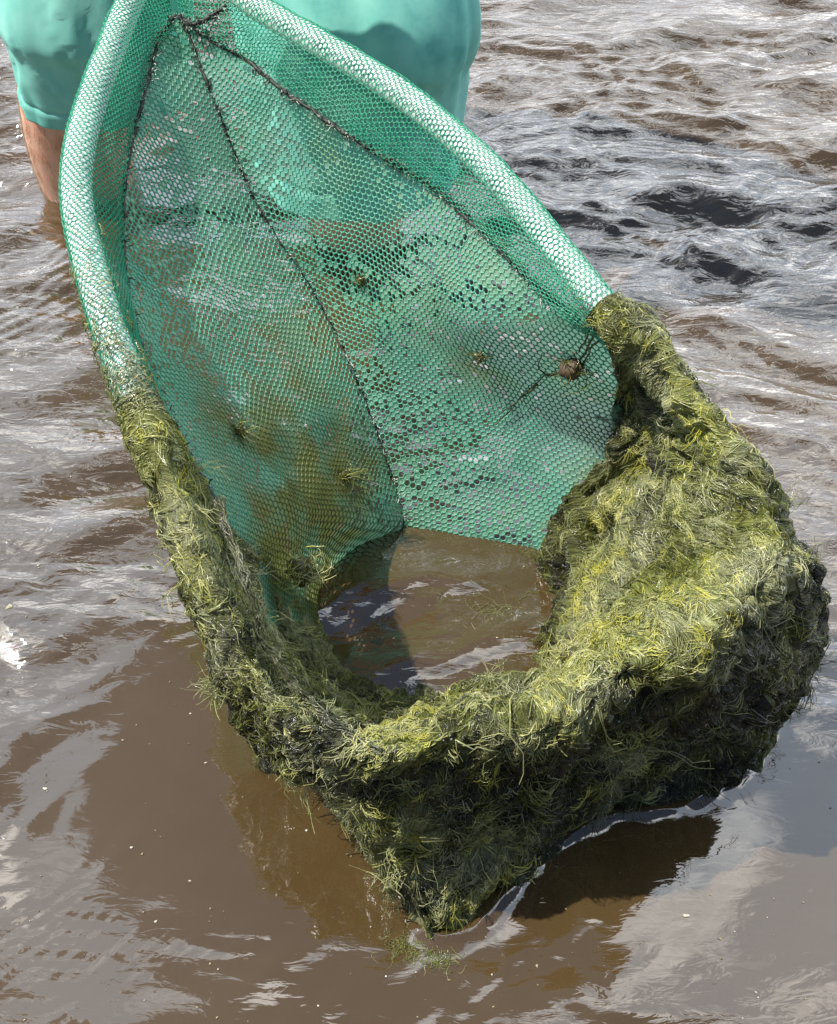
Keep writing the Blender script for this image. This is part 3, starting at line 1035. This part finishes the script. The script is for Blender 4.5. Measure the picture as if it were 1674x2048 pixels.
def build_algae():
    root = empty("algae_mat", ST[10][3])
    tag(root, "thick wet yellow green thread algae mat smothering the front rim of the net", "algae")
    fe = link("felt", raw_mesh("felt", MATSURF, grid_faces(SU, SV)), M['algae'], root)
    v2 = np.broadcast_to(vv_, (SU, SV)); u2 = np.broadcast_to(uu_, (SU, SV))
    dark_patch = np.clip((v2 - .58) / .12, 0, 1) * np.clip(.72 + 1.1 * fbm(MATSURF, 17, 3, 222), 0, 1) + .5 * np.clip((.26 - v2) / .1, 0, 1) * np.clip((u2 - .6) / .1, 0, 1) * np.clip(.6 + fbm(MATSURF, 20, 3, 233), 0, 1)  # same darker patches for the felt
    tn = .46 + .2 * fbm(MATSURF, 9, 3, 200) + .22 * fbm(MATSURF, 40, 3, 207) - .42 * dark_patch + .08 * np.clip(1 - np.abs(u2 - .16) / .2, 0, 1) - .45 * holes  # left rim lightened to paint in sunlight; pits darkened to paint in shade
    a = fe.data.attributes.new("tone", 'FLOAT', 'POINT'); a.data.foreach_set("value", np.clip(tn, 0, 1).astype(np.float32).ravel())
    a = fe.data.attributes.new("flow", 'FLOAT_VECTOR', 'POINT'); a.data.foreach_set("vector", uv3.astype(np.float32).ravel())
    vv = np.linspace(0, 1, SV)[None, :] * np.ones((SU, 1))
    uu = np.linspace(0, 1, SU)[:, None] * np.ones((1, SV))
    top = np.clip(1 - np.abs(vv - 0.42) / 0.35, 0.15, 1)
    bright = np.clip(fbm(MATSURF, 8, 2, 301) + 0.1, 0, 1) ** 1.5 * top + 0.01
    front = np.clip((vv - .55) / .1, 0, 1) * np.clip(1 - np.abs(uu - .50) / .22, .08, 1) * np.clip(.3 + fbm(MATSURF, 22, 3, 321), 0, 1)
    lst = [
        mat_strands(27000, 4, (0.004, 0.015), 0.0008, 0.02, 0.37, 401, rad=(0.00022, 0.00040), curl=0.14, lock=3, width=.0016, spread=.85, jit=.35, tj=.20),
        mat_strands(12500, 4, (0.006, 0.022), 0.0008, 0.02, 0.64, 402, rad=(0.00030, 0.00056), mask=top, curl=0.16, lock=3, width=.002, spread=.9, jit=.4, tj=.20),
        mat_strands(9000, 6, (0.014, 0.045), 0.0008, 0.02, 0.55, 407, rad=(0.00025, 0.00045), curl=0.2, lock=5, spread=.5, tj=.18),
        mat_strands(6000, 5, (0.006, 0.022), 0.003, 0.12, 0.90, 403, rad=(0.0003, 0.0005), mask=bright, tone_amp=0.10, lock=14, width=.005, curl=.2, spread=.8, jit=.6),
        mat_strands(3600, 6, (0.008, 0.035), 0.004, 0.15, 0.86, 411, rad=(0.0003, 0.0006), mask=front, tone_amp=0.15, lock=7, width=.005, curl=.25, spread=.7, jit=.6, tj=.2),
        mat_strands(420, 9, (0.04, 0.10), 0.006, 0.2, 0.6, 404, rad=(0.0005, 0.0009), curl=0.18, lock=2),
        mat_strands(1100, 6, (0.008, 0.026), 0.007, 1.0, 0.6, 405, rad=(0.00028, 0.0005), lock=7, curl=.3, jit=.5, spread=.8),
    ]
    for cur, n0, sd in ((catmull(cpts(RIM_L[7:12]), 200), 3400, 1), (catmull(cpts(RIM_L[6:12]), 200), 900, 3), (catmull(cpts(RIM_R[3:7]), 200), 3200, 2)):
        rg = np.random.default_rng(900 + sd)
        t = 1 - np.abs(rg.normal(0, .13, n0)) if sd == 1 else 1 - np.abs(rg.normal(0, .30, n0)) if sd == 3 else np.abs(rg.normal(0, .16, n0))
        t = np.clip(t, 0, 1)
        i = (t * 198).astype(int)
        ax = cur[np.minimum(i + 1, 199)] - cur[i]; ax /= np.linalg.norm(ax, axis=1, keepdims=True)
        v = rg.normal(0, 1, (n0, 3)) + np.array([0, -.4, .6]); v -= ax * np.sum(v * ax, 1, keepdims=True); v /= np.linalg.norm(v, axis=1, keepdims=True)
        d = np.cross(ax, v) * rg.normal(0, 1, (n0, 1)) + ax * rg.normal(0, 1, (n0, 1)); d /= np.linalg.norm(d, axis=1, keepdims=True)
        ln = rg.uniform(.004, .018, n0)[:, None]
        b = cur[i] + v * .0192
        pts = np.stack([b + d * ln * k * .25 - v * (ln * k * .25) ** 2 * 18 + v * .0012 * (k % 2) for k in range(5)], 1)
        V, Fc = strips(pts, rg.uniform(.00025, .0005, n0)[:, None] * np.ones((1, 5)), 3)
        lst.append((V, Fc, np.repeat(np.clip(.55 + rg.normal(0, .18, n0), 0, 1), 15)))
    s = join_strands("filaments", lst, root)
    tag(s, kind='stuff')
    rg = np.random.default_rng(77)
    Wt, _, _ = area_weights(); pw = Wt.ravel() / Wt.sum(); nb = 5200
    ix = rg.choice(SU * SV, nb, p=pw); u_ = (ix // SV + rg.random(nb)) / SU; v_ = (ix % SV + rg.random(nb)) / SV
    bm = bmesh.new(); bmesh.ops.create_icosphere(bm, subdivisions=1, radius=1)
    sv0 = np.array([v.co[:] for v in bm.verts]); sf0 = np.array([[v.index for v in f.verts] for f in bm.faces]); bm.free()
    cb = sample(MATSURF, u_, v_) + sample(MN, u_, v_) * .0016
    rb = rg.uniform(.0003, .0008, nb) * (1 + .8 * (rg.random(nb) < .08))
    Vb = cb[:, None] + sv0[None] * rb[:, None, None]
    Fb = (np.arange(nb)[:, None, None] * len(sv0) + sf0[None]).reshape(-1, 3)
    tag(link("water_beads", raw_mesh("water_beads", Vb, Fb), M['bead'], root), kind='stuff')
    st_path = catmull(cpts([(432, 1000, .318), (468, 1090, .305), (492, 1180, .295), (520, 1265, .272), (575, 1350, .248), (640, 1425, .232), (715, 1480, .236), (760, 1505, .238)]), 160)
    wob = np.stack([fbm(st_path, 60, 3, 61 + k) for k in range(3)], 1) * .003
    th_ = []
    for k in range(14):
        ph = np.linspace(0, 26 + 3 * rg.normal(), 160) + k * 1.7
        rr_ = .0022 + .0016 * rg.random() + .0012 * vnoise(st_path, 50, 300 + k)
        off_ = np.stack([np.cos(ph) * rr_, np.sin(ph) * rr_ * .6, np.sin(ph + 1) * rr_], 1) + .0016 * np.stack([fbm(st_path, 80, 2, 320 + 5 * k + q) for q in range(3)], 1)
        th_.append(st_path + wob + off_)
    Vt, Ft = strips(np.array(th_), rg.uniform(.0004, .0008, (14, 1)) * np.ones((1, 160)), 4)
    link("twisted_strip", raw_mesh("twisted_strip", Vt, Ft), M['strip'], root)
    return root


build_algae()


def tuft(name, centre, nrm, N, length, spread, tone, seed, label, scatter=0.0, parent=None, rad=(0.0004, 0.0008), core=0.006, group=None, down=0.3, corem='weed'):
    """a small separate clump of thread algae: a lumpy core with threads"""
    rg = np.random.default_rng(seed)
    root = empty(name, centre)
    bm = bmesh.new()
    bmesh.ops.create_icosphere(bm, subdivisions=3, radius=core)
    for v in bm.verts:
        v.co *= 1 + 0.35 * float(fbm(np.array(v.co)[None] + seed, 160, 2, seed)[0])
        v.co = Vector(v.co) + Vector(centre)
    me = bpy.data.meshes.new("clump"); bm.to_mesh(me); bm.free()
    for p in me.polygons: p.use_smooth = True
    link("clump", me, M[corem], root)
    d = rg.normal(0, 1, (N, 3)) + np.asarray(nrm) * 0.8
    d *= np.asarray(spread)
    d /= np.linalg.norm(d, axis=1, keepdims=True)
    b = np.asarray(centre) + rg.normal(0, core * 0.5, (N, 3))
    b[:, :2] += rg.normal(0, 1, (N, 2)) * scatter * np.array([1.3, .8])
    ln = rg.uniform(length[0], length[1], N)
    K = 7
    pts = np.zeros((N, K, 3)); cur = b.copy(); dd = d.copy()
    w = rg.normal(0, 1.6, (N, 3))
    for k in range(K):
        pts[:, k] = cur
        cur = cur + dd * (ln / (K - 1))[:, None]
        dd = dd + w * 0.35 + rg.normal(0, 0.35, (N, 3))
        w = w * .9 + rg.normal(0, .7, (N, 3))
        dd = dd + np.array([0, 0, -down * 0.2])
        dd *= np.asarray(spread)
        dd /= np.linalg.norm(dd, axis=1, keepdims=True) + 1e-9
    r = rg.uniform(rad[0], rad[1], N)[:, None] * np.linspace(1, .4, K)[None]
    V, Fc = strips(pts, r, 3)
    T = np.repeat(np.clip(tone + rg.normal(0, .1, N), 0, 1), K * 3)
    s = join_strands("filaments", [(V, Fc, T)], root); tag(s, kind='stuff')
    tag(root, label, "algae", group)
    return root


# clump hanging on the right panel, with a long tail of weed lying on the mesh
def on_panel(pt, px, py, off=0.004):
    G = pt.G.reshape(-1, 3)
    d = ray(px, py); d = d / np.linalg.norm(d)
    q = G - np.array([0, 0, CAM_H])
    k = np.argmin(np.linalg.norm(np.cross(q, d), axis=1))
    p = G[k]
    return p - d * off


tuft("algae_clump", on_panel(PT_R, 1145, 735, .012), (0, -.5, .8), 90, (.01, .035), (1, 1, 1), .42, 1,
     "dark brown ball of weed caught on the right side of the netting near the rim", core=.012, corem='twig')
CL = bpy.data.objects["algae_clump"]
for k_, line_ in enumerate((((1205, 655), (1172, 695), (1145, 735), (1110, 745), (1075, 765), (1040, 795), (1000, 830)),
                            ((1150, 730), (1100, 752), (1080, 735), (1085, 705)), ((1075, 768), (1030, 810), (985, 850)),
                            ((1190, 650), (1160, 700), (1135, 700)), ((1215, 660), (1180, 700), (1155, 750)))):
    pp_ = catmull([on_panel(PT_R, x_, y_, .006) for x_, y_ in line_], 26)
    pp_ = pp_ + np.stack([fbm(pp_, 70, 2, 5 + a_ + k_) for a_ in range(3)], 1) * .002
    link("stem", tube_mesh("stem", pp_, .001, 6, np.linspace(.0013, .0005, 26)), M['twig' if k_ in (1,) else 'weed'], CL)
tuft("weed_sprig", on_panel(PT_R, 960, 715), (0, -.5, .5), 40, (.008, .025), (1, .6, 1), .45, 2,
     "small brownish sprig of weed stuck in the middle of the right netting panel", core=.005)
tuft("weed_sprig", on_panel(PT_R, 722, 560), (0, -.5, .5), 40, (.006, .018), (1, .6, 1), .45, 3,
     "faint brown scrap of weed high on the right netting panel beside the centre seam", core=.005)
tuft("weed_sprig", on_panel(PT_L, 480, 865), (0, -.5, .5), 70, (.01, .035), (1, .6, 1), .5, 4,
     "brown wisp of weed on the left netting panel near the white frame", core=.004)
tuft("weed_sprig", on_panel(PT_L, 690, 950), (0, -.5, .5), 60, (.02, .05), (1, .5, .5), .4, 5,
     "long dark wisp of weed lying across the left netting panel low by the centre seam", core=.004)
tuft("algae_tuft", P(605, 1145, .15), (0, -.5, 1), 110, (.015, .04), (1, 1, 1), .95, 6,
     "bright yellow tuft of algae at the foot of the left netting panel above the water", core=.014)
tuft("algae_tuft", P(1150, 1318, .185), (0, -.5, 1), 130, (.012, .035), (1, 1, 1), 1.0, 7,
     "bright yellow tuft of algae on top of the front bulge", core=.012)
tuft("hanging_weed", P(782, 1775, .05), (0, 0, -1), 50, (.02, .05), (.25, .25, 1), .7, 8,
     "thin green strand of weed dangling from the lowest corner of the net", core=.006, down=1.5)
tuft("floating_algae", P(815, 1890, -.0005), (0, 0, 0), 260, (.005, .016), (1, 1, .04), .42, 9,
     "left of two small scraps of yellow green algae floating below the net tip", core=.0015, rad=(.0002, .0004), scatter=.008)
tuft("floating_algae", P(872, 1912, -.0008), (0, 0, 0), 260, (.005, .016), (1, 1, .04), .45, 10,
     "right of two small scraps of yellow green algae floating below the net tip", core=.0015, rad=(.0002, .0004), scatter=.008)

tuft("floating_algae", P(1015, 1240, -.001), (0, 0, 0), 150, (.015, .05), (1, 1, .03), .55, 13,
     "loose pale threads of weed floating in the pool inside the net", core=.002, rad=(.0002, .0004), scatter=.018)
tuft("hanging_weed", P(440, 1370, .20), (-.6, -.4, -.6), 60, (.012, .035), (1, 1, .6), .62, 14,
     "spiky sprig of weed sticking out over the water from the left rim", core=.006, down=.6)
tuft("hanging_weed", P(1600, 1330, .04), (.7, -.2, -.4), 60, (.015, .045), (1, .6, .6), .35, 15,
     "dark ragged weed trailing off the right end of the mat into the water", core=.010, down=.8)

def build_scraps():
    """crumbs of weed and froth drifting round the net"""
    rg = np.random.default_rng(55)
    n = 420
    x = rg.uniform(-.55, .55, n); y = .27 + .75 * rg.random(n) ** 1.3
    z = wave_height(x, y) * calm(x, y) + .0006
    k = 7
    a = np.sort(rg.random((n, k)) * 6.283, axis=1)
    r = (rg.uniform(.0004, .0017, n) * (1 + 1.2 * (rg.random(n) < .06)))[:, None] * rg.uniform(.5, 1.2, (n, k))
    st_ = rg.uniform(.5, 1.0, n)[:, None]
    top = np.stack([x[:, None] + r * np.cos(a), y[:, None] + r * np.sin(a) * st_, np.broadcast_to(z[:, None], (n, k)) + rg.uniform(0, .0005, (n, k))], -1)
    cen = np.stack([x, y, z + .0009], -1)[:, None]
    V = np.concatenate([top, cen], 1)
    f = np.array([[i, (i + 1) % k, k] for i in range(k)])
    o = link("floating_scraps", raw_mesh("floating_scraps", V.reshape(-1, 3), (np.arange(n)[:, None, None] * (k + 1) + f[None]).reshape(-1, 3)),
             mat_plain("weed_crumbs", [(0.38, (0.10, 0.10, 0.03)), (0.52, (0.30, 0.27, 0.15)), (0.62, (0.65, 0.62, 0.55))], 0.4, 40))
    tag(o, "tiny crumbs of weed and froth drifting on the brown water round the net", "floating debris", kind='stuff')


build_scraps()

# ------------------------------------------------------------------ person
def skin_mesh(name, verts, edges, radii, root=0, sub=2):
    me = bpy.data.meshes.new(name)
    me.from_pydata([tuple(v) for v in verts], edges, [])
    o = bpy.data.objects.new(name, me)
    COL.objects.link(o)
    o.modifiers.new("skin", 'SKIN').use_smooth_shade = True
    sv = me.skin_vertices[0].data
    for i, r in enumerate(radii):
        sv[i].radius = r if isinstance(r, tuple) else (r, r)
        sv[i].use_root = (i == root)
    s = o.modifiers.new("sub", 'SUBSURF'); s.levels = sub; s.render_levels = sub
    dg = bpy.context.evaluated_depsgraph_get()
    m2 = bpy.data.meshes.new_from_object(o.evaluated_get(dg))
    m2.name = name
    bpy.data.objects.remove(o, do_unlink=True)
    for p in m2.polygons: p.use_smooth = True
    return m2


def ring_loft(rings, n=64, closed_top=False):
    """rings: list of (centre, rx, ry, tilt) -> V, F"""
    th = np.linspace(0, 2 * math.pi, n, endpoint=False)
    V = []
    for c, rx, ry in rings:
        V.append(np.stack([c[0] + rx * np.cos(th), c[1] + ry * np.sin(th), np.full(n, c[2])], 1))
    return np.stack(V)


def build_person():
    HL, HR = np.array([-.37, 1.70, .60]), np.array([-.15, 1.68, .60])
    # the leg to the left of the picture and the other, stepped a little forward
    KL, KR = PY(146, 250, 1.50), PY(700, 330, 1.36)
    KL[2] = .14; KR[2] = .14
    AL, AR = KL + np.array([-.02, .08, -.50]), KR + np.array([.0, .08, -.50])
    pelvis = (HL + HR) / 2 + np.array([0, 0, .06])
    belly = pelvis + np.array([.0, .0, .17]); chest = pelvis + np.array([0, -.02, .40]); neck = chest + np.array([0, -.04, .19])
    head = neck + np.array([0, -.05, .10]); crown = head + np.array([0, -.01, .11])
    hz = lambda t: np.array([-.225, 1.46, 1.22]) * t + ((P(318, -140, .475) + P(350, -150, .478)) / 2) * (1 - t)
    gL, gR = hz(.80), hz(.55)
    sL, sR = chest + np.array([-.19, 0, .10]), chest + np.array([.19, 0, .10])
    eL = (sL + gL) / 2 + np.array([-.14, .02, -.10]); eR = (sR + gR) / 2 + np.array([.16, .02, -.08])
    wL, wR = gL + np.array([-.06, .05, .0]), gR + np.array([.06, .05, .0])
    V = [pelvis, HL, KL * .45 + HL * .55, KL, KL + np.array([-.012, .04, -.16]), AL, AL + np.array([0, -.13, -.06]),
         HR, KR * .45 + HR * .55, KR, KR + np.array([.0, .05, -.16]), AR, AR + np.array([0, -.13, -.06]),
         belly, chest, neck, head, crown, sL, eL, wL, sR, eR, wR]
    E = [(0, 1), (1, 2), (2, 3), (3, 4), (4, 5), (5, 6), (0, 7), (7, 8), (8, 9), (9, 10), (10, 11), (11, 12),
         (0, 13), (13, 14), (14, 15), (15, 16), (16, 17), (14, 18), (18, 19), (19, 20), (14, 21), (21, 22), (22, 23)]
    Rr = [.13, .10, .092, .088, .080, .046, .035, .10, .088, .078, .072, .042, .035, (.15, .11), (.15, .11), .058, .085, .06,
          .06, .046, .032, .06, .046, .032]
    root = empty("person", (pelvis[0], pelvis[1], -.42))
    tag(root, "person in turquoise shorts standing knee deep in the water behind the net", "person")
    body = skin_mesh("body", V, E, Rr)
    bm = bmesh.new(); bm.from_mesh(body)
    # face relief on the side turned to the viewer: brow, nose, chin
    hc = Vector(head) + Vector((0, 0, .03))
    for v in bm.verts:
        d = v.co - hc
        if d.length < .14 and d.y < -.02:
            w = math.exp(-(d.x / .014) ** 2) * math.exp(-((d.z + .005) / .022) ** 2)
            v.co.y -= .022 * w
            for sx in (-1, 1):
                w2 = math.exp(-((d.x - sx * .03) / .014) ** 2) * math.exp(-((d.z - .02) / .012) ** 2)
                v.co.y += .008 * w2
    bm.to_mesh(body); bm.free()
    b = link("body", body, M['skin'], root)
    # ears
    # hands: palm, four fingers round the handle and a thumb, one skinned chain
    axis_h = (np.array([-.225, 1.46, 1.22]) - hz(0)); axis_h /= np.linalg.norm(axis_h)
    for g, w, sg in ((gL, wL, -1), (gR, wR, 1)):
        side = np.cross(axis_h, np.array([0, 1, 0])); side /= np.linalg.norm(side)
        fw = np.cross(side, axis_h)
        if fw[1] > 0: fw = -fw
        outw = side if np.dot(side, np.array([sg, 0, 0])) > 0 else -side
        HV = [w, g + outw * .03 + axis_h * 0]; HE = [(0, 1)]; HR_ = [.026, (.034, .016)]
        for k in range(4):
            o = axis_h * (.030 - .02 * k)
            L0 = len(HV)
            ch = [g + outw * .028 + o - fw * -.004, g + outw * .017 + fw * .024 + o, g - outw * .008 + fw * .027 + o, g - outw * .024 + fw * .010 + o]
            HV += ch; HE += [(1, L0), (L0, L0 + 1), (L0 + 1, L0 + 2), (L0 + 2, L0 + 3)]
            HR_ += [.0095, .009, .0085, .0075 - .0005 * (k == 3)]
        L0 = len(HV)
        HV += [g + outw * .024 - fw * .018 + axis_h * .03, g + outw * .004 - fw * .026 + axis_h * .045, g - outw * .014 - fw * .02 + axis_h * .05]
        HE += [(1, L0), (L0, L0 + 1), (L0 + 1, L0 + 2)]; HR_ += [.012, .010, .008]
        link("hand", skin_mesh("hand", HV, HE, HR_), M['skin'], root)
    bv = np.array([v.co[:] for v in body.vertices]); bn = np.array([v.normal[:] for v in body.vertices])
    rg = np.random.default_rng(12)
    okv = np.where((bv[:, 2] > .0) & (bv[:, 2] < .3))[0]
    tri = [p for p in body.polygons if 0 < p.center.z < .28]
    pts = []
    for p in tri:
        c_, n_ = np.array(p.center), np.array(p.normal)
        for _ in range(int(p.area * 60000) + 1):
            q = bv[list(p.vertices)]; w = rg.dirichlet(np.ones(len(q))); b0 = (q * w[:, None]).sum(0)
            d = np.array([0, 0, -1.0]) + rg.normal(0, .35, 3); d -= n_ * np.dot(d, n_) * .6; l_ = rg.uniform(.006, .014)
            pts.append([b0, b0 + d * l_ * .5 + n_ * .0025, b0 + d * l_ + n_ * .0022])
    pts = np.array(pts)
    Vh, Fh = strips(pts, np.full(pts.shape[:2], .00011), 3)
    tag(link("leg_hair", raw_mesh("leg_hair", Vh, Fh), M['leg_hair'], root), kind='stuff')
    # shorts: two wide legs and a seat, wrinkled cloth, open hems
    Vs, Fs, off = [], [], 0
    n = 96
    th = np.linspace(0, 2 * math.pi, n, endpoint=False)

    def add(rings, seed, flare=True, amp=.008):
        nonlocal off
        k = 150
        zc = catmull_u(np.array([[c[0], c[1], c[2], rx, ry] for c, rx, ry in rings]), k)
        G = np.stack([zc[:, 0:1] + zc[:, 3:4] * np.cos(th), zc[:, 1:2] + zc[:, 4:5] * np.sin(th), zc[:, 2:3] + 0 * th], -1)
        tw = 0.35 * fbm(G, 6, 2, seed + 3)
        fold = fbm(np.stack([np.cos(th)[None] * 1.9 + tw, np.sin(th)[None] * 1.9 + tw, zc[:, 2:3] * 1.6 + 0 * th], -1), 1.7, 3, seed)
        rad = np.stack([np.cos(th)[None] + 0 * fold, np.sin(th)[None] + 0 * fold, 0 * fold], -1)
        t = np.linspace(0, 1, k)[:, None]
        # long soft folds falling from the waist, sharp on one side, and a few slanting pulls
        ph = 5 * th[None] + 2.2 * fold + zc[:, 2:3] * 3.0
        fall = np.abs(((ph / 6.283) % 1.0) - .35) ** .8
        slant = np.clip(1 - np.abs(fbm(np.stack([np.cos(th)[None] + zc[:, 2:3] * 4, np.sin(th)[None] - zc[:, 2:3] * 3, 0 * th[None] + zc[:, 2:3]], -1), 2.6, 1, seed + 40)) * 6, 0, 1)
        G = G + rad * (amp * 1.0 * fold - amp * .9 * fall - amp * .35 * slant)[..., None]
        hemb = np.exp(-((t - .075) / .006) ** 2) + .6 * np.exp(-((t - .064) / .005) ** 2)
        G = G + rad * (.0016 * (t < .07) - .0022 * hemb)[..., None]
        Vs.append(G.reshape(-1, 3)); Fs.append(grid_faces(k, n, True) + off); off += k * n
    hemL = PY(208, 190, 1.50)
    hemR = PY(715, 345, 1.36)
    topL, topR = PY(190, -60, 1.53), PY(705, -40, 1.42)
    add([(hemL, .122, .10), ((hemL + topL) / 2, .132, .122), (topL, .138, .125), (HL + np.array([.01, 0, .02]), .145, .135), (pelvis + np.array([-.04, 0, .10]), .14, .125)], 11)
    add([(hemR, .142, .12), ((hemR + topR) / 2, .152, .125), (topR, .16, .13), (HR + np.array([-.01, 0, .02]), .15, .135), (pelvis + np.array([.04, 0, .10]), .14, .125)], 23)
    sh = link("shorts", raw_mesh("shorts", np.vstack(Vs), np.vstack(Fs)), M['cloth'], root)
    so = sh.modifiers.new("thickness", 'SOLIDIFY'); so.thickness = .0018
    # shirt over the trunk
    Vs, Fs, off = [], [], 0
    add([(pelvis + np.array([0, 0, .02]), .20, .15), (belly, .19, .145), (chest, .215, .15), (chest + np.array([0, -.01, .12]), .19, .12), (neck + np.array([0, 0, -.01]), .08, .075)], 37)
    link("shirt", raw_mesh("shirt", np.vstack(Vs), np.vstack(Fs)), M['cloth'], root)
    # hat
    rings = [(crown + np.array([0, 0, -.07]), .20, .20), (crown + np.array([0, 0, -.055]), .12, .12), (crown + np.array([0, 0, .0]), .105, .11), (crown + np.array([0, 0, .035]), .07, .075), (crown + np.array([0, 0, .04]), .005, .005)]
    Vs, Fs, off = [], [], 0
    add(rings, 3, amp=.002)
    link("hat", raw_mesh("hat", np.vstack(Vs), np.vstack(Fs)), M['cap'], root)
    return root


build_person()
print("SCRIPT DONE")
